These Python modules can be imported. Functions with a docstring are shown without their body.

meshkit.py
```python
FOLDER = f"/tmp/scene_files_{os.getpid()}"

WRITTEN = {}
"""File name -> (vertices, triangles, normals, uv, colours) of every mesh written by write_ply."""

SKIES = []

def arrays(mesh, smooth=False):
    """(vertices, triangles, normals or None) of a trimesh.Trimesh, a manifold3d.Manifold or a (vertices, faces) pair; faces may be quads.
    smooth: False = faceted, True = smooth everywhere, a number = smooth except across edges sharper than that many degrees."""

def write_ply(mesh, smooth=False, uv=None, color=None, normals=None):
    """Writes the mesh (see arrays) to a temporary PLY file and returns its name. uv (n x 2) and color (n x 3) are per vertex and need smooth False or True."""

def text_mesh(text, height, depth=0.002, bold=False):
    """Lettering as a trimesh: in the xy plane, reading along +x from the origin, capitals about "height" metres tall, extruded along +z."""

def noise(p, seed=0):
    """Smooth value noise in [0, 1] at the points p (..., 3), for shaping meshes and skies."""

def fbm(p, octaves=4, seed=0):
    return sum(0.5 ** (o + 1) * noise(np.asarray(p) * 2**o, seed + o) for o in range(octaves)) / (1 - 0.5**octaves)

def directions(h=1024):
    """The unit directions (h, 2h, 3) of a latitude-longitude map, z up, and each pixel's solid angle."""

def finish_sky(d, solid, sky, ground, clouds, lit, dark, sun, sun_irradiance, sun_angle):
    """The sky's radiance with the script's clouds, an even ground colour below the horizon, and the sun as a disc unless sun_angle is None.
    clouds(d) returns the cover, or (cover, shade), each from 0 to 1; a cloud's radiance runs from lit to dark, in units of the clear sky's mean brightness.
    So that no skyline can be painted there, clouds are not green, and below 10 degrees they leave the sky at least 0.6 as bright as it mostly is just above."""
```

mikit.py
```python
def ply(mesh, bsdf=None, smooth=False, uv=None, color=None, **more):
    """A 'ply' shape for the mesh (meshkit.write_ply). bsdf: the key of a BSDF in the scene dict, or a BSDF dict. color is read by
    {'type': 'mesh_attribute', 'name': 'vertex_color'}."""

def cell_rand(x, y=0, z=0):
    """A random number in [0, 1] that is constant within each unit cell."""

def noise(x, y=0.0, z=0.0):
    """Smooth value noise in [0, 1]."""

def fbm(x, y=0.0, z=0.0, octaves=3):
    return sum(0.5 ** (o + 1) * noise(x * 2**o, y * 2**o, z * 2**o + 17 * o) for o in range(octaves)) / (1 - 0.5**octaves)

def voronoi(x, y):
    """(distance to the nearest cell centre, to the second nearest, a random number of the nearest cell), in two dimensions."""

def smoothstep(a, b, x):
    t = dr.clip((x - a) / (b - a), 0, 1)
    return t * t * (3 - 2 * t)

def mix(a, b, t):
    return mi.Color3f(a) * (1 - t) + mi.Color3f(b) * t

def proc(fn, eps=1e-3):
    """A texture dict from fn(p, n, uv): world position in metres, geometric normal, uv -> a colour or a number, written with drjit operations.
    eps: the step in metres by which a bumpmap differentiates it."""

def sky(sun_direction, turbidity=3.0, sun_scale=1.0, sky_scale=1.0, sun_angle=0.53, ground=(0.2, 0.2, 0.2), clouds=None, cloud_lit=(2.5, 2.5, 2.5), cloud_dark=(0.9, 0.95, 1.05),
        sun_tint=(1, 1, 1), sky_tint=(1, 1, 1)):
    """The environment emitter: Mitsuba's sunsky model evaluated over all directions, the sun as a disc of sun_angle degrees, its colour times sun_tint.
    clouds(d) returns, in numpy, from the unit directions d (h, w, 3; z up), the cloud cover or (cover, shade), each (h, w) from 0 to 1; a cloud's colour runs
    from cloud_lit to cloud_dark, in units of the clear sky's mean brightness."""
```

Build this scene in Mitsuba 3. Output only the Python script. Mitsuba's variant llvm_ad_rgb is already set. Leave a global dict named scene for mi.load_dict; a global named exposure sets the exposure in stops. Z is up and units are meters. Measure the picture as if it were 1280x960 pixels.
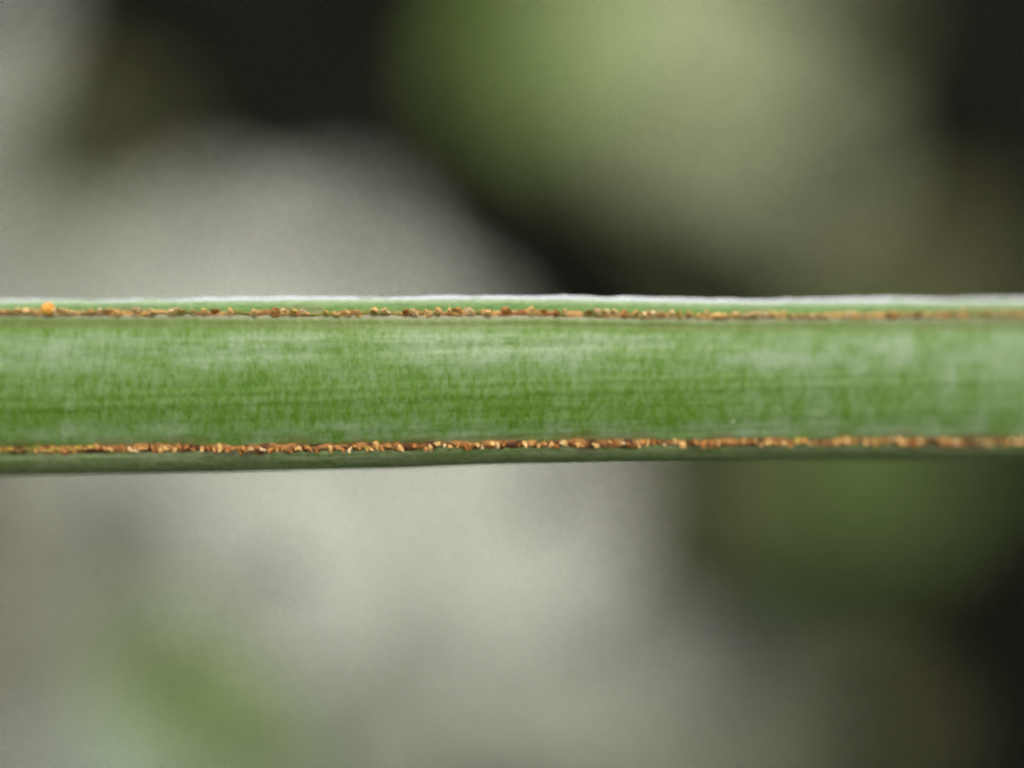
import math, random
import numpy as np, trimesh, drjit as dr, mitsuba as mi
import mikit
from mikit import noise, fbm, smoothstep, mix, cell_rand

random.seed(7)
rng = np.random.default_rng(7)
scene, labels = {}, {}
exposure = 2.4

# ---------------------------------------------------------------- camera
U = 0.0025                                  # one design unit (50 pixels of the 1280-pixel photo at the plane of focus)
PITCH = math.radians(25.0)
FOCUS = 150 * U
RIGHT = np.array([1.0, 0, 0])
FWD = np.array([0, math.cos(PITCH), -math.sin(PITCH)])
UP = np.array([0, math.sin(PITCH), math.cos(PITCH)])
STEM_HEIGHT = 450 * U * math.sin(PITCH)     # the stem's height above the soil
TARGET = np.array([0, 0, STEM_HEIGHT])
EYE = TARGET - FOCUS * FWD
T4 = mi.ScalarTransform4f
scene['camera'] = {
    'type': 'thinlens', 'fov': math.degrees(2 * math.atan(12.8 / 150)), 'fov_axis': 'x',
    'aperture_radius': 4.25 * U, 'focus_distance': FOCUS - 0.8 * U, 'near_clip': 0.02, 'far_clip': 200.0,
    'to_world': T4().look_at(origin=EYE.tolist(), target=TARGET.tolist(), up=[0, 0, 1])}

# ---------------------------------------------------------------- daylight: overcast sky
scene['daylight'] = mikit.sky((0.15, -0.35, 1.0), turbidity=3, sun_scale=0.2, sun_angle=14, clouds=lambda d: 1.0, ground=(0.06, 0.07, 0.04))


def tag(key, label=None, category=None, group=None, kind=None):
    labels[key] = {k: v for k, v in dict(label=label, category=category, group=group, kind=kind).items() if v}


used = {}


def numbered(key):
    n = used.get(key, 0)
    used[key] = n + 1
    return key if n == 0 else f'{key}_{n:03d}'


# ---------------------------------------------------------------- materials
def principled(color, rough=0.5, spec=0.5, **more):
    c = color if isinstance(color, dict) else {'type': 'rgb', 'value': list(color)}
    return {'type': 'twosided', 'bsdf': {'type': 'principled', 'base_color': c, 'roughness': rough, 'specular': spec, **more}}


def soil_color(p, n, uv):
    a = fbm(p.x * 40, p.y * 40, p.z * 40)
    return mix((0.0065, 0.0065, 0.0055), (0.015, 0.0145, 0.011), a)


scene['soil_material'] = principled(mikit.proc(soil_color), 0.95, 0.04)

LEAF = {
    'bright': (0.68, 0.72, 0.635), 'white': (0.56, 0.60, 0.52), 'silver': (0.41, 0.45, 0.38), 'grey': (0.265, 0.29, 0.25), 'dull': (0.16, 0.165, 0.13),
    'sage': (0.29, 0.33, 0.195), 'grey_green': (0.205, 0.24, 0.175), 'blue_green': (0.265, 0.325, 0.30),
    'fresh': (0.165, 0.275, 0.055), 'lime': (0.24, 0.315, 0.13), 'green': (0.050, 0.085, 0.016), 'olive': (0.14, 0.15, 0.065), 'brown': (0.10, 0.095, 0.045),
    'dark': (0.0105, 0.0118, 0.0068), 'umber': (0.095, 0.094, 0.064)}


def leaf_color(c):
    def fn(p, n, uv):
        vein = smoothstep(0.035, 0.0, dr.abs(uv.y)) * 0.35
        side = smoothstep(0.12, 0.0, dr.abs(dr.sin((uv.x * 9 + dr.abs(uv.y) * -2.5) * math.pi))) * 0.12
        blotch = 0.82 + 0.36 * fbm(p.x * 60, p.y * 60, p.z * 60)
        return mi.Color3f(c) * blotch * (1 + vein + side)
    return fn


for k, c in LEAF.items():
    scene[f'leaf_{k}_material'] = principled(mikit.proc(leaf_color(c)), 0.6, 0.06 if k == 'dark' else 0.22)
scene['petiole_material'] = principled((0.10, 0.13, 0.06), 0.5, 0.4)


def px(x, y):
    """design units right and up of the axis, at the plane of focus"""
    return (x - 640) / 50.0, (480 - y) / 50.0


def ray(x, y):
    a, b = px(x, y)
    d = FWD + RIGHT * a / 150 + UP * b / 150
    return d                                   # EYE + z * d lies at depth z


# ---------------------------------------------------------------- the ground
def ground_height(x, y):
    return 0.012 * np.sin(x * 5.1 + 1.3) * np.cos(y * 4.3 + 0.4) + 0.006 * np.sin(x * 17 + y * 11) + 0.004 * np.sin(y * 29 - x * 23)


def sheet():
    s = np.concatenate([-np.geomspace(60, 1.3, 18)[:-1], np.linspace(-1.3, 1.3, 131), np.geomspace(1.3, 60, 18)[1:]])
    gx, gy = np.meshgrid(s, s + 1.1, indexing='ij')
    near = np.exp(-((gx / 3) ** 2 + ((gy - 1.1) / 3) ** 2))
    z = ground_height(gx, gy) * near + 0.004 * rng.standard_normal(gx.shape) * near
    v = np.stack([gx, gy, z], -1).reshape(-1, 3)
    n = len(s)
    i = np.arange(n * n).reshape(n, n)
    q = np.stack([i[:-1, :-1], i[1:, :-1], i[1:, 1:], i[:-1, 1:]], -1).reshape(-1, 4)
    return v, q


scene['ground'] = mikit.ply(sheet(), 'soil_material', smooth=True)
tag('ground', 'dark soil in the gaps between the blurred leaves', 'ground', kind='structure')


# ---------------------------------------------------------------- leaves of the plants behind
def leaf_mesh(length, width, camber, droop, thick, seed):
    """A solid ovate blade along +x (0..length), face towards +z; returns mesh, uv."""
    r = np.random.default_rng(seed)
    nu, nv = 25, 11
    t = np.linspace(0, 1, nu)
    skew = r.uniform(0.8, 1.15)
    half = width / 2 * np.sin(np.pi * t ** skew) ** 0.75
    half = np.where((t == 0) | (t == 1), width * 0.01, half) * (1 + 0.03 * np.sin(t * 37 + seed))
    s = np.linspace(-1, 1, nv)
    ph = r.uniform(0, 6)
    x = np.repeat((t * length)[:, None], nv, 1)
    y = half[:, None] * s[None]
    z = (-droop * length * ((t - 0.5) ** 2 * 4)[:, None] + camber * half[:, None] * np.abs(s)[None] ** 1.3
         + 0.03 * width * np.abs(s)[None] * np.sin(t * 14 + ph)[:, None])
    th = thick * (1 - 0.85 * np.abs(s)[None] ** 3) * np.ones((nu, 1)) + thick * 1.2 * np.exp(-(s / 0.1) ** 2)[None] * (1 - t)[:, None]
    top = np.stack([x - length / 2, y, z], -1).reshape(-1, 3)
    bot = np.stack([x - length / 2, y, z - th], -1).reshape(-1, 3)
    i = np.arange(nu * nv).reshape(nu, nv)
    q = np.stack([i[:-1, :-1], i[1:, :-1], i[1:, 1:], i[:-1, 1:]], -1).reshape(-1, 4)
    m = nu * nv
    rim = np.concatenate([i[:, 0], i[-1, 1:], i[::-1, -1][1:], i[0, ::-1][1:-1]])
    nx = np.roll(rim, -1)
    side = np.stack([rim, rim + m, nx + m, nx], -1)
    f = np.vstack([q, q[:, ::-1] + m, side])
    uv = np.tile(np.stack([np.repeat(t[:, None], nv, 1), np.repeat(s[None], nu, 0)], -1).reshape(-1, 2), (2, 1))
    return (np.vstack([top, bot]), f), uv


def tube(path, radii, sides=10):
    path = np.asarray(path, float)
    tan = np.gradient(path, axis=0)
    tan /= np.linalg.norm(tan, axis=1, keepdims=True)
    ref = np.array([0.31, 0.87, 0.39])
    a = np.cross(tan, ref)
    a /= np.linalg.norm(a, axis=1, keepdims=True)
    b = np.cross(tan, a)
    ang = np.linspace(0, 2 * np.pi, sides, endpoint=False)
    v = (path[:, None] + np.asarray(radii)[:, None, None] * (np.cos(ang)[None, :, None] * a[:, None] + np.sin(ang)[None, :, None] * b[:, None])).reshape(-1, 3)
    n = len(path)
    i = np.arange(n * sides).reshape(n, sides)
    j = np.roll(i, -1, 1)
    f = np.stack([i[:-1], j[:-1], j[1:], i[1:]], -1).reshape(-1, 4)
    f = np.vstack([np.stack([f[:, 0], f[:, 1], f[:, 2]], 1), np.stack([f[:, 0], f[:, 2], f[:, 3]], 1),
                   [[i[0, 0], i[0, k + 1], i[0, k]] for k in range(1, sides - 1)], [[i[-1, 0], i[-1, k], i[-1, k + 1]] for k in range(1, sides - 1)]])
    return trimesh.Trimesh(v, f, process=False)


def unit(v):
    return v / np.linalg.norm(v)


# plant: key, label, base pixel, leaves (centre x, y, length, width in photo pixels, angle, kind)
PLANTS = [
    ('broad_leaf_plant', 'blurred grey plant at the far left edge, above and below the stem', (-150, 640), [
        (-60, 420, 320, 240, 90, 'grey'), (-110, 160, 260, 160, 80, 'grey'), (75, 195, 200, 115, 15, 'olive'), (20, 640, 320, 220, 80, 'umber'),
        (60, 840, 300, 200, 60, 'dull'), (-120, 760, 300, 200, 90, 'umber'), (-60, 1000, 240, 160, 40, 'dull')]),
    ('grass_blade', None, None, [(-60, 15, 150, 115, 85, 'bright')]),
    ('silver_leaf_plant', 'large pale silvery plant blurred right behind the left half of the stem', (250, 520), [
        (100, 500, 300, 160, -20, 'grey'), (300, 520, 300, 140, -25, 'silver'), (130, 400, 250, 140, -5, 'silver'),
        (276, 350, 160, 130, 20, 'bright'), (415, 358, 155, 125, -35, 'bright'), (530, 462, 200, 110, -50, 'white'), (140, 660, 260, 110, 70, 'grey')]),
    ('silver_leaf_plant', 'brightest pale blurred foliage just below the middle of the stem', (500, 760), [
        (490, 600, 280, 130, -65, 'silver'), (520, 740, 270, 120, 15, 'grey'), (662, 640, 185, 165, 80, 'bright'), (364, 708, 185, 160, 75, 'bright'), (540, 810, 260, 140, -40, 'grey')]),
    ('broad_leaf_plant', 'dull grey blurred leaves at the bottom, right of the middle', (740, 1000), [
        (650, 990, 300, 150, 5, 'dull'), (720, 820, 260, 130, -20, 'silver'), (880, 900, 260, 140, 10, 'grey_green'), (830, 1040, 300, 150, 0, 'umber'),
        (430, 950, 300, 170, 60, 'grey_green'), (1040, 890, 160, 80, -30, 'umber'), (1090, 915, 130, 60, 20, 'olive')]),
    ('green_leaf_plant', 'fresh green and blue-green blurred leaves in the lower left corner', (200, 1040), [
        (238, 890, 300, 115, -55, 'fresh'), (130, 1010, 260, 140, -20, 'blue_green')]),
    ('green_leaf_plant', 'pale yellow-green blurred foliage at the top, right of the middle', (820, 110), [
        (680, 28, 250, 110, 60, 'fresh'), (865, -50, 300, 170, 5, 'sage'), (990, 190, 140, 125, -60, 'sage'),
        (775, 80, 220, 130, 70, 'lime'), (875, 130, 220, 150, -30, 'sage'), (1010, 45, 150, 90, 40, 'olive'), (895, 265, 140, 50, -25, 'olive')]),
    ('green_leaf_plant', 'dark green and olive blurred leaves behind and below the right end of the stem', (1020, 560), [
        (1140, 380, 260, 120, 50, 'olive'), (1065, 520, 260, 130, 20, 'green'), (1020, 650, 240, 120, -30, 'green'), (870, 590, 180, 100, 80, 'brown'),
        (1180, 580, 190, 90, 60, 'green')]),
]


def ground_depth(x, y):
    d = ray(x, y)
    return -EYE[2] / d[2]


def place_leaf(x, y, ln, wd, ang, rise, seed):
    d = ray(x, y)
    z = (EYE[2] - rise) / -d[2]
    c = EYE + z * d
    k = U / 50 * z / FOCUS                      # metres per pixel at that depth
    r = np.random.default_rng(seed)
    n = unit(-0.62 * FWD + np.array([0, 0, 0.55]) + 0.16 * r.standard_normal(3))
    a = math.radians(ang)
    ax = math.cos(a) * RIGHT + math.sin(a) * UP
    ax = ax - FWD * (ax @ n) / (FWD @ n)
    stretch = np.linalg.norm(ax)
    ax = unit(ax)
    ay = np.cross(n, ax)
    seen = abs(np.cross(unit(ax - FWD * (ax @ FWD)), FWD) @ ay)
    (v, f), uv = leaf_mesh(ln * k * stretch, wd * k / max(seen, 0.6), 0.18, 0.06, 0.0012, seed)
    M = np.stack([ax, ay, n], 1)
    return (v @ M.T + c, f), uv, c - ax * ln * k * stretch * 0.5


order = 0
for kind, label, base, leaves in PLANTS:
    key = numbered(kind)
    if base is None:
        x, y, ln, wd, ang, mat = leaves[0]
        mesh, uv, foot = place_leaf(x, y, ln, wd, ang, 0.06, 901)
        scene[f'{key}__blade'] = mikit.ply(mesh, f'leaf_{mat}_material', smooth=True, uv=uv)
        g = np.array([foot[0], foot[1] + 0.02, -0.01])
        path = [g + (foot - g) * t + np.array([0, 0.01, 0]) * t * (1 - t) for t in np.linspace(0, 1, 8)]
        scene[f'{key}__stem'] = mikit.ply(tube(path, np.linspace(0.003, 0.0015, 8)), 'petiole_material', smooth=True)
        tag(key, 'single pale blade blurred to half a disc in the upper left corner', 'leaf')
        continue
    dr0 = ray(*base)
    zb = ground_depth(*base)
    root = EYE + zb * dr0
    root[2] = -0.01
    tag(key, label, 'plant')
    crown = root + np.array([0, 0, 0.03])
    scene[f'{key}__stem'] = mikit.ply(tube([root, root + [0.001, 0, 0.02], crown], [0.006, 0.005, 0.004]), 'petiole_material', smooth=True)
    for j, (x, y, ln, wd, ang, mat) in enumerate(leaves):
        order += 1
        mesh, uv, foot = place_leaf(x, y, ln, wd, ang, 0.06 + 0.003 * order, 100 + order)
        name = f'{key}__' + ('leaf' if j == 0 else f'leaf_{j:03d}')
        scene[name] = mikit.ply(mesh, f'leaf_{mat}_material', smooth=True, uv=uv)
        ctrl = (crown + foot) / 2 + np.array([0, 0, -0.01])
        path = [(1 - t) ** 2 * crown + 2 * t * (1 - t) * ctrl + t * t * foot for t in np.linspace(0, 1, 9)]
        scene[name + '__petiole'] = mikit.ply(tube(path, np.linspace(0.003, 0.0018, 9), 8), 'petiole_material', smooth=True)


# dark low cover on the soil
def ground_cover():
    vs, fs, n = [], [], 0
    (lv, lf), _ = leaf_mesh(1, 0.5, 0.2, 0.1, 0.02, 5)
    lv, lf = lv.reshape(2, 25, 11, 3)[:, ::6, ::5].reshape(-1, 3), None
    i = np.arange(15).reshape(5, 3)
    q = np.stack([i[:-1, :-1], i[1:, :-1], i[1:, 1:], i[:-1, 1:]], -1).reshape(-1, 4)
    rim = np.concatenate([i[:, 0], i[-1, 1:], i[::-1, -1][1:], i[0, ::-1][1:-1]])
    nx = np.roll(rim, -1)
    lf = np.vstack([q, q[:, ::-1] + 15, np.stack([rim, rim + 15, nx + 15, nx], -1)])
    for k in range(5200):
        x, y = (rng.uniform(-1.3, 1.3), rng.uniform(-0.2, 2.4)) if k < 2600 else (rng.uniform(-0.45, 0.45), rng.uniform(0.4, 1.8))
        s = rng.uniform(0.025, 0.065)
        n3 = unit(np.array([0, 0, 1]) + (0.45 if k < 2600 else 0.9) * rng.standard_normal(3))
        ax = unit(np.cross(n3, rng.standard_normal(3)))
        M = np.stack([ax, np.cross(n3, ax), n3], 1)
        vs.append(lv * s @ M.T + [x, y, ground_height(x, y) * math.exp(-(x / 3) ** 2 - ((y - 1.1) / 3) ** 2) + rng.uniform(0.002, 0.02 if k < 2600 else 0.05)])
        fs.append(lf + n)
        n += 30
    return np.vstack(vs), np.vstack(fs)


scene['ground_cover'] = mikit.ply(ground_cover(), 'leaf_dark_material', smooth=False)
tag('ground_cover', 'small dark leaves lying over the soil between the plants', 'ground cover', kind='stuff')


# ---------------------------------------------------------------- the stem in focus
def lerp(x, pts):
    p = np.array(pts, float)
    return np.interp(x, p[:, 0], p[:, 1])


def smooth_noise(x, f, seed):
    r = np.random.default_rng(seed).uniform(-1, 1, 4096)
    q = np.asarray(x) * f + 2000
    i = np.floor(q).astype(int)
    t = q - i
    t = t * t * (3 - 2 * t)
    return r[i % 4096] * (1 - t) + r[(i + 1) % 4096] * t


# profile heights in photo pixels along the stem, turned into design units above the axis
def prof(x):
    p = x * 50 + 640
    top = lerp(p, [(-300, 378), (0, 375), (400, 372), (640, 371), (900, 375), (1280, 373), (1600, 373)]) + 0.7 * smooth_noise(x, 0.8, 1) + 0.35 * smooth_noise(x, 3.0, 2)
    upr = lerp(p, [(-300, 388), (0, 390), (400, 392), (640, 391), (900, 395), (1280, 393), (1600, 392)]) + 0.5 * smooth_noise(x, 1.5, 3)
    low = lerp(p, [(-300, 566), (0, 562), (400, 559.5), (640, 555), (900, 553), (1280, 553), (1600, 552)]) + 0.6 * smooth_noise(x, 1.2, 4)
    bot = lerp(p, [(-300, 602), (0, 596), (350, 590), (640, 582), (900, 578), (1280, 575), (1600, 574)]) + 0.7 * smooth_noise(x, 0.7, 5)
    return [(480 - q) / 50 for q in (top, upr, low, bot)]


def depth(x):
    d = x + 3.8
    return np.where(np.abs(d) < 18, 0.0145 * d * d, 0.0145 * 324 + 0.52 * (np.abs(d) - 18))


def spine(t):
    """centreline offset (x, v) and tangent for arc length t in design units; straight in view, the left end bends to the soil"""
    x, v, a = np.array(t, float), np.zeros_like(t), np.zeros_like(t)
    R = 70.0
    s = np.clip(-t - 30, 0, None)
    th = np.clip(s / R, 0, 1.35)
    rest = s - th * R
    bent = s > 0
    x = np.where(bent, -30 - R * np.sin(th) - rest * np.cos(th), x)
    v = np.where(bent, -R * (1 - np.cos(th)) - rest * np.sin(th), v)
    a = np.where(bent, th, a)
    r = np.clip(t - 30, 0, None)
    v = v - 0.0016 * r * r
    a = a - np.arctan(0.0032 * r)
    return x, v, a


GRIDT = np.concatenate([np.linspace(-265, -31, 60), np.linspace(-30, -15, 60)[:-1], np.linspace(-15, 15, 601), np.linspace(15, 30, 60)[1:], np.linspace(31, 140, 50)])


def taper(t):
    return np.where(t > 30, np.clip(1 - (t - 30) / 111, 0.02, 1) ** 0.7, np.where(t < -30, 1 + (-30 - t) / 235 * 0.35, 1.0))


def stem_points(t, vv, ww):
    """t (n), vv, ww (n, m): height and depth in design units -> world (n, m, 3)"""
    x, v0, a = spine(t)
    k = taper(t)[:, None]
    w0 = depth(np.clip(t, -30, 30))[:, None] + np.where(t > 30, (t - 30) * 0.3, 0)[:, None]
    mid = 0.05
    vv = (vv - mid) * k
    X = x[:, None] - vv * np.sin(-a)[:, None] * -1 * -1
    V = v0[:, None] + mid + vv * np.cos(a)[:, None]
    Wd = w0 + ww * k
    V = V * (1 + 0.4 * w0 / 150)
    return TARGET + U * (X[..., None] * RIGHT + V[..., None] * UP + Wd[..., None] * FWD)


def loft(t, sec, closed=False):
    n, m = sec[0].shape
    P = stem_points(t, *sec)
    i = np.arange(n * m).reshape(n, m)
    q = np.stack([i[:-1, :-1], i[:-1, 1:], i[1:, 1:], i[1:, :-1]], -1).reshape(-1, 4)
    return P.reshape(-1, 3), q


def section(t, which, m):
    top, upr, low, bot = prof(t)
    s = np.linspace(0, 1, m)[None]
    o = np.ones_like(t)[:, None]
    c = lambda a: np.asarray(a)[:, None]
    if which == 'face':                              # upper ridge to lower ridge, bulging to the camera
        v = c(upr) + (c(low) - c(upr)) * s
        w = 0.30 - 0.46 * np.sin(np.pi * s) ** 0.8 * o
        w = w + 0.05 * np.exp(-((s - 0.10) / 0.04) ** 2)      # the shallow groove under the upper ridge
        w = w + 0.012 * smooth_noise(c(t) * 0.3 + s * 40, 1.0, 9)
    elif which == 'flank':                           # upper ridge to the upper edge
        v = c(upr) + (c(top) - c(upr)) * (s ** 0.75)
        w = 0.30 + 0.75 * s ** 1.5 * o
    elif which == 'under':                           # lower ridge to the lower edge
        v = c(low) + (c(bot) - c(low)) * np.sin(s * np.pi / 2)
        w = 0.30 + 1.15 * (1 - np.cos(s * np.pi / 2)) * o + 0.0
    else:                                            # the back, lower edge round to the upper edge
        a = s * np.pi
        mid, half = (c(top) + c(bot)) / 2, (c(top) - c(bot)) / 2
        v = mid - half * np.cos(a)
        lo, hi = 1.45, 1.05
        w = lo + (hi - lo) * s + 1.9 * np.sin(a) ** 0.9 * o
    return v * o, w * o


def stem_part(name, which, m, mat, flip=False):
    sec = section(GRIDT, which, m)
    v, q = loft(GRIDT, sec)
    uv = np.stack([np.repeat(GRIDT[:, None], m, 1), np.repeat(np.linspace(0, 1, m)[None], len(GRIDT), 0)], -1).reshape(-1, 2)
    if flip:
        q = q[:, ::-1]
    scene[name] = mikit.ply((v, q), mat, smooth=True, uv=uv)


def face_color(p, n, uv):
    x, y = uv.x, uv.y
    streak = fbm(x * 1.1, y * 26, 3.0, 4)
    patch = fbm(x * 0.8 + 9, y * 6, 7.0, 4)
    cell = noise(x * 8 + y * 5, y * 13, 1.0)
    fine = noise(x * 19, y * 30, 5.0)
    fibre_ = noise(x * 15 - y * 9, y * 12, 15.0)
    pore = noise(x * 27, y * 75, 25.0)
    bloom_sheen = 0.46 * smoothstep(0.09, 0.20, y) * smoothstep(0.56, 0.28, y) + 0.40 * smoothstep(0.74, 0.93, y) + 0.16  # pale bands: waxy bloom, with the sky sheen put into the colour too
    smear = smoothstep(0.36, 0.74, fbm(x * 1.5 + 3 + 0.5 * noise(x * 1.1, y * 3, 31.0), y * 1.7 + x * 0.6, 2.0)) * smoothstep(2, 9, x) * 0.32
    b = bloom_sheen * (0.30 + 1.05 * smoothstep(0.30, 0.72, streak * 0.33 + patch * 0.67)) + smear
    b = b * (0.70 + 0.60 * noise(x * 2.6, y * 8, 13.0))
    grain = 0.30 * (cell - 0.5) + 0.30 * (fibre_ - 0.5) + 0.26 * (fine - 0.5) + 0.22 * (pore - 0.5)
    b = dr.clip(b + grain * (0.62 + 0.45 * patch) + 0.13 * smoothstep(5, 13, x), 0, 1)
    green = mix((0.070, 0.168, 0.008), (0.118, 0.228, 0.016), dr.clip(0.5 * cell + 0.3 * fine + 0.4 * patch - 0.1, 0, 1))
    c = mix(green, (0.235, 0.335, 0.185), b)
    rim = smoothstep(0.065, 0.02, y)                 # pale strip under the upper ridge
    c = mix(c, (0.33, 0.29, 0.22), rim * (0.5 + 0.5 * patch))
    c = mix(c, (0.13, 0.16, 0.045), smoothstep(0.05, 0.075, y) * smoothstep(0.14, 0.085, y) * (0.2 + 0.8 * fbm(x * 1.6, 2.0, 19.0)))
    stain = smoothstep(0.91, 1.0, y + 0.16 * (fbm(x * 1.3, y * 3, 11.0) - 0.45))
    return mix(c, (0.16, 0.13, 0.045), stain * 0.6)


def flank_color(p, n, uv):
    x, y = uv.x, uv.y
    a = fbm(x * 0.9, y * 9, 4.0)
    f = noise(x * 10, y * 18, 2.0)
    c = mix((0.06, 0.15, 0.012), (0.15, 0.26, 0.06), smoothstep(0.2, 0.8, 0.55 * a + 0.45 * f + 0.25 * (y - 0.5)))
    c = mix(c, (0.36, 0.46, 0.30), smoothstep(0.45, 0.95, y + 0.3 * (f - 0.5)) * 0.7)  # paler upward, easing into the sky gleam painted on the edge
    return mix(c, (0.16, 0.13, 0.05), smoothstep(0.55, 0.75, fbm(x * 0.8, 5.0, 1.0)) * smoothstep(0.6, 0.1, y) * 0.6)


def under_color(p, n, uv):
    x, y = uv.x, uv.y
    a = fbm(x * 0.8, y * 14, 8.0)
    f = noise(x * 9, y * 25, 2.0)
    c = mix((0.14, 0.225, 0.05), (0.33, 0.41, 0.20), smoothstep(0.2, 0.8, 0.6 * a + 0.4 * f))
    return mix(c, (0.13, 0.09, 0.06), smoothstep(0.5, 0.7, fbm(x * 1.1, 2.0, 6.0)) * smoothstep(0.5, 0.05, y) * 0.6)


def gleam_color(p, n, uv):  # sky reflection at the upper edge, painted as whitish colour on an added rim
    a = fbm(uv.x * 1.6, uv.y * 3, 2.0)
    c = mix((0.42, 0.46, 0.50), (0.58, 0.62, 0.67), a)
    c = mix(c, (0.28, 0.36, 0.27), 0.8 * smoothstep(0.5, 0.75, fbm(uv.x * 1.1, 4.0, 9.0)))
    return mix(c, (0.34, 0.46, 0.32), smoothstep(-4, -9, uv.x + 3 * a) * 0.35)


def fibre(p, n, uv):
    return noise(uv.x * 13, uv.y * 24, 3.0) + 0.5 * noise(uv.x * 1.2, uv.y * 60, 5.0) + 0.6 * noise(uv.x * 24, uv.y * 60, 1.0)


def bumped(color, rough, spec, h):
    return {'type': 'twosided', 'bsdf': {'type': 'bumpmap', 'arbitrary': mikit.proc(fibre, eps=1e-4), 'scale': h, 'bsdf':
            {'type': 'principled', 'base_color': mikit.proc(color), 'roughness': rough, 'specular': spec}}}


scene['stem_face_material'] = bumped(face_color, 0.42, 0.36, 3e-5)
scene['stem_flank_material'] = bumped(flank_color, 0.40, 0.5, 2e-5)
scene['stem_under_material'] = bumped(under_color, 0.5, 0.4, 2e-5)
scene['painted_gleam_material'] = principled(mikit.proc(gleam_color), 0.45, 0.5)


def core_color(lo, hi, lower):
    def fn(p, n, uv):
        c = mix(lo, hi, smoothstep(0.3, 0.7, fbm(uv.x * 4.5, uv.y * 3, 1.0)))
        where = smoothstep(-9.5, -11.5, uv.x) if lower else mi.Float(1.0)
        c = mix(c, (0.14, 0.17, 0.03), 0.85 * where * smoothstep(0.52, 0.64, fbm(uv.x * 2.4, 3.0, 6.0)))
        return c
    return fn


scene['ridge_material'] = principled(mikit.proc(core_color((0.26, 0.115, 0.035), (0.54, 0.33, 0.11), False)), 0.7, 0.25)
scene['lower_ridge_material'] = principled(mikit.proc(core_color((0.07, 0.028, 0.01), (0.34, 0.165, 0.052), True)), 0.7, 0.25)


def cork(a, b):
    def fn(p, n, uv):
        q = p * (1 / U)
        return mix(a, b, smoothstep(0.25, 0.75, fbm(q.x * 9, q.y * 9, q.z * 11)))
    return fn


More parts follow.
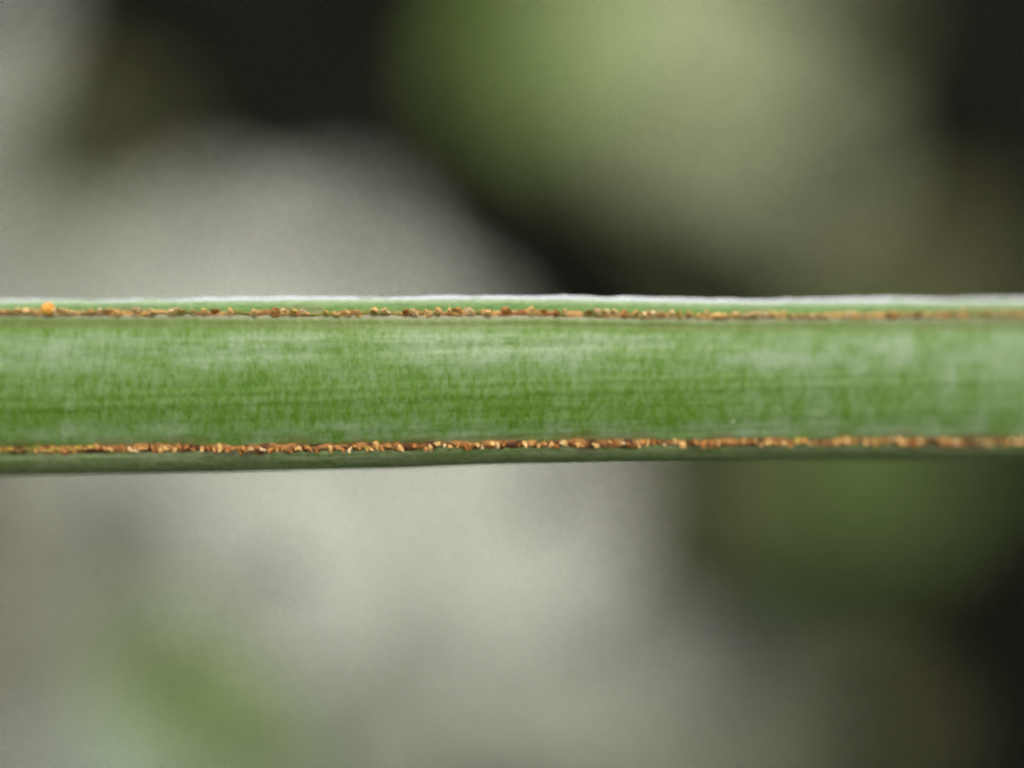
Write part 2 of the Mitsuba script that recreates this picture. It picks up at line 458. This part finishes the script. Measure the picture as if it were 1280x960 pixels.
for i, (a, b) in enumerate([((0.50, 0.28, 0.085), (0.78, 0.53, 0.23)), ((0.32, 0.13, 0.035), (0.60, 0.34, 0.12)), ((0.52, 0.33, 0.13), (0.80, 0.60, 0.35)),
                            ((0.18, 0.07, 0.02), (0.42, 0.20, 0.06)), ((0.30, 0.22, 0.04), (0.58, 0.42, 0.11))]):
    scene[f'tooth_material_{i}'] = principled(mikit.proc(cork(a, b)), 0.85, 0.08)

STEM = 'plant_stem'
tag(STEM, 'green angular stem with orange-brown toothed ridges, lying straight across the picture', 'stem')
stem_part(f'{STEM}__face', 'face', 61, 'stem_face_material')
stem_part(f'{STEM}__flank', 'flank', 17, 'stem_flank_material', flip=True)
stem_part(f'{STEM}__flank_001', 'under', 19, 'stem_under_material')
stem_part(f'{STEM}__face_001', 'back', 31, 'stem_under_material')
tag(f'{STEM}__face', 'wide front face, fresh green with a pale waxy bloom and a painted sheen')
tag(f'{STEM}__flank', 'narrow bright green strip above the upper ridge')
tag(f'{STEM}__flank_001', 'narrow dark green strip under the lower ridge')


def strip(which, t):
    """a closed rounded bead along the stem: the ridge core or the added rim painted as a sky gleam"""
    top, upr, low, bot = prof(t)
    a = np.linspace(0, 2 * np.pi, 13)[None]
    if which == 'rim':
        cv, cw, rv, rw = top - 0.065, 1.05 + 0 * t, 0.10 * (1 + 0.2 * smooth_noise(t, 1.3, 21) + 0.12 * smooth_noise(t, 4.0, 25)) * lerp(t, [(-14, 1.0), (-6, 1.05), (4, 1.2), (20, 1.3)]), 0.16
    elif which == 'upper':
        cv, cw, rv, rw = upr + 0.03 * smooth_noise(t, 2.6, 26), 0.30 + 0 * t, 0.068 * (1 + 0.35 * smooth_noise(t, 2.1, 22) + 0.3 * smooth_noise(t, 6.0, 27)), (0.085 * (1 + 0.5 * smooth_noise(t, 5.0, 28)))[:, None]
    else:
        cv, cw, rv, rw = low + 0.03 * smooth_noise(t, 3.0, 29), 0.29 + 0 * t, 0.105 * (1 + 0.3 * smooth_noise(t, 2.4, 23) + 0.3 * smooth_noise(t, 7.0, 30)), (0.10 * (1 + 0.5 * smooth_noise(t, 6.0, 33)))[:, None]
    v = cv[:, None] + np.asarray(rv)[:, None] * np.cos(a)
    w = cw[:, None] - rw * np.sin(a)
    P, q = loft(t, (v, w))
    uv = np.stack([np.repeat(t[:, None], 13, 1), np.repeat(np.linspace(0, 1, 13)[None], len(t), 0)], -1).reshape(-1, 2)
    return (P, q), uv


for name, which, mat in ((f'{STEM}__painted_gleam', 'rim', 'painted_gleam_material'), (f'{STEM}__ridge', 'upper', 'ridge_material'), (f'{STEM}__ridge_001', 'lower', 'lower_ridge_material')):
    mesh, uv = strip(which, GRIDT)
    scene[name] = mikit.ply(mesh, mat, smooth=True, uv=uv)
tag(f'{STEM}__painted_gleam', 'thin added rim along the upper edge, whitened to imitate the sky reflection')
tag(f'{STEM}__ridge', 'upper ridge of orange-brown corky teeth')
tag(f'{STEM}__ridge_001', 'lower ridge of crowded orange-brown corky teeth')


def tooth_mesh(r, sx, sv, sw, lean, down):
    """a torn corky flake: a broad root in the ridge, one or two blunt tips towards the camera"""
    root = r.standard_normal((9, 3))
    root /= np.linalg.norm(root, axis=1, keepdims=True)
    root = root * [1.05, 0.8, 0.55] + [0, 0, 0.35]
    tips = np.stack([r.uniform(-0.6, 0.6, 5), r.uniform(-0.45, 0.45, 5) - down, r.uniform(-1.15, -0.7, 5)], 1)
    pts = np.vstack([root, tips])
    pts[:, 0] -= lean * pts[:, 1]
    h = trimesh.convex.convex_hull(pts * [sx, sv, sw])
    h = h.subdivide()
    h.vertices = h.vertices + r.normal(0, 0.10, h.vertices.shape) * [sx, sv, sw]
    v = np.array(h.vertices)
    v = trimesh.smoothing.filter_laplacian(trimesh.Trimesh(v, h.faces, process=False), lamb=0.35, iterations=1).vertices
    v = v * 1.08 + r.normal(0, 0.09, v.shape) * [sx, sv, sw]
    return np.array(v), np.array(h.faces)


def add_teeth(ridge, upper, seed, pitch):
    r = np.random.default_rng(seed)
    t, count = -30.0, 0
    far_v, far_f, far_n = [], [], 0
    while t < 30:
        top, upr, low, bot = (float(q[0]) for q in prof(np.array([t])))
        big = r.uniform()
        if upper:
            sx, sv, sw = r.uniform(0.09, 0.17), r.uniform(0.085, 0.135), r.uniform(0.10, 0.15)
            cv, cw, lean = upr + r.uniform(-0.015, 0.045), 0.185, r.uniform(-0.4, 0.4)
        else:
            sx, sv, sw = r.uniform(0.05, 0.13), r.uniform(0.07, 0.15), r.uniform(0.09, 0.15)
            cv, cw, lean = low + r.uniform(-0.05, 0.04), 0.20, r.uniform(-0.1, 0.6)
        if not upper and t < -10.5:
            sv, sw = sv * 0.65, sw * 0.6
        v, f = tooth_mesh(r, sx, sv, sw, lean, -0.5 if upper else 0.4)
        d = float(depth(np.array(t)))
        P = TARGET + U * ((v[:, :1] + t) * RIGHT + (v[:, 1:2] + cv) * UP + (v[:, 2:] + cw + d) * FWD)
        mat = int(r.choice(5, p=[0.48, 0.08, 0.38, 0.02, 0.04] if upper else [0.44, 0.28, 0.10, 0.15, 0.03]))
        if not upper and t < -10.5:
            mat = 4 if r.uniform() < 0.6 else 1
        if abs(t) < 13.2:
            key = f'{ridge}__tooth' if count == 0 else f'{ridge}__tooth_{count:03d}'
            scene[key] = mikit.ply((P, f), f'tooth_material_{mat}', smooth=35)
            count += 1
        else:
            far_v.append(P)
            far_f.append(f + far_n)
            far_n += len(P)
        gap = r.uniform(0.65, 1.1) * pitch + (pitch * r.uniform(0.5, 1.3) if r.uniform() < 0.16 else 0)
        t += max(gap, sx * 1.1)
    key = f'{ridge}__outer_teeth'
    scene[key] = mikit.ply((np.vstack(far_v), np.vstack(far_f)), 'tooth_material_0', smooth=False)
    tag(key, kind='stuff')


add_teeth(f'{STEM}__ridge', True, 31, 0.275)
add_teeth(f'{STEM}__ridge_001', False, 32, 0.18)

# a wax fleck low on the face
scene['fleck_material'] = principled((0.24, 0.31, 0.19), 0.6, 0.3)
for i, (fx, fy, fs) in enumerate([(918, 528, 0.06)]):
    a, b = px(fx, fy)
    up_, lo_ = (float(q[0]) for q in prof(np.array([a]))[1:3])
    s_ = (up_ - b) / (up_ - lo_)
    d = float(depth(np.array(a))) + 0.30 - 0.46 * math.sin(math.pi * s_) ** 0.8
    fl = trimesh.creation.icosphere(subdivisions=2, radius=1.0)
    q = np.array(fl.vertices) * (1 + 0.3 * np.sin(np.array(fl.vertices) @ [5.0, 3.0, 4.0] + i))[:, None] * [fs * 1.2, fs * 0.8, 0.03]
    scene[f'{STEM}__wax_fleck' + ('' if i == 0 else f'_{i:03d}')] = mikit.ply(
        trimesh.Trimesh(TARGET + U * ((q[:, :1] + a) * RIGHT + (q[:, 1:2] + b) * UP + (q[:, 2:] + d) * FWD), fl.faces, process=False), 'fleck_material', smooth=True)

# ---------------------------------------------------------------- the orange grain on the upper ridge
gx, gy = px(56, 385)
ball = trimesh.creation.icosphere(subdivisions=4, radius=1.0)
bv = np.array(ball.vertices)
bump = 0.05 * np.sin(bv[:, 0] * 7 + 1) * np.cos(bv[:, 1] * 6) + 0.035 * np.sin(bv[:, 2] * 11 + bv[:, 0] * 5)
bv = bv * (1 + bump)[:, None] * [0.175, 0.16, 0.16]
P = TARGET + U * ((bv[:, :1] + gx) * RIGHT + (bv[:, 1:2] + gy) * UP + (bv[:, 2:] + 0.14 + float(depth(np.array(gx)))) * FWD)
scene['grain_material'] = principled(mikit.proc(lambda p, n, uv: mix((0.62, 0.25, 0.02), (0.80, 0.42, 0.06), fbm(p.x * 3000, p.y * 3000, p.z * 3000))), 0.35, 0.5)
scene['orange_grain'] = mikit.ply(trimesh.Trimesh(P, ball.faces, process=False), 'grain_material', smooth=True)
tag('orange_grain', 'tiny round orange grain stuck on the upper ridge near the left end', 'grain')
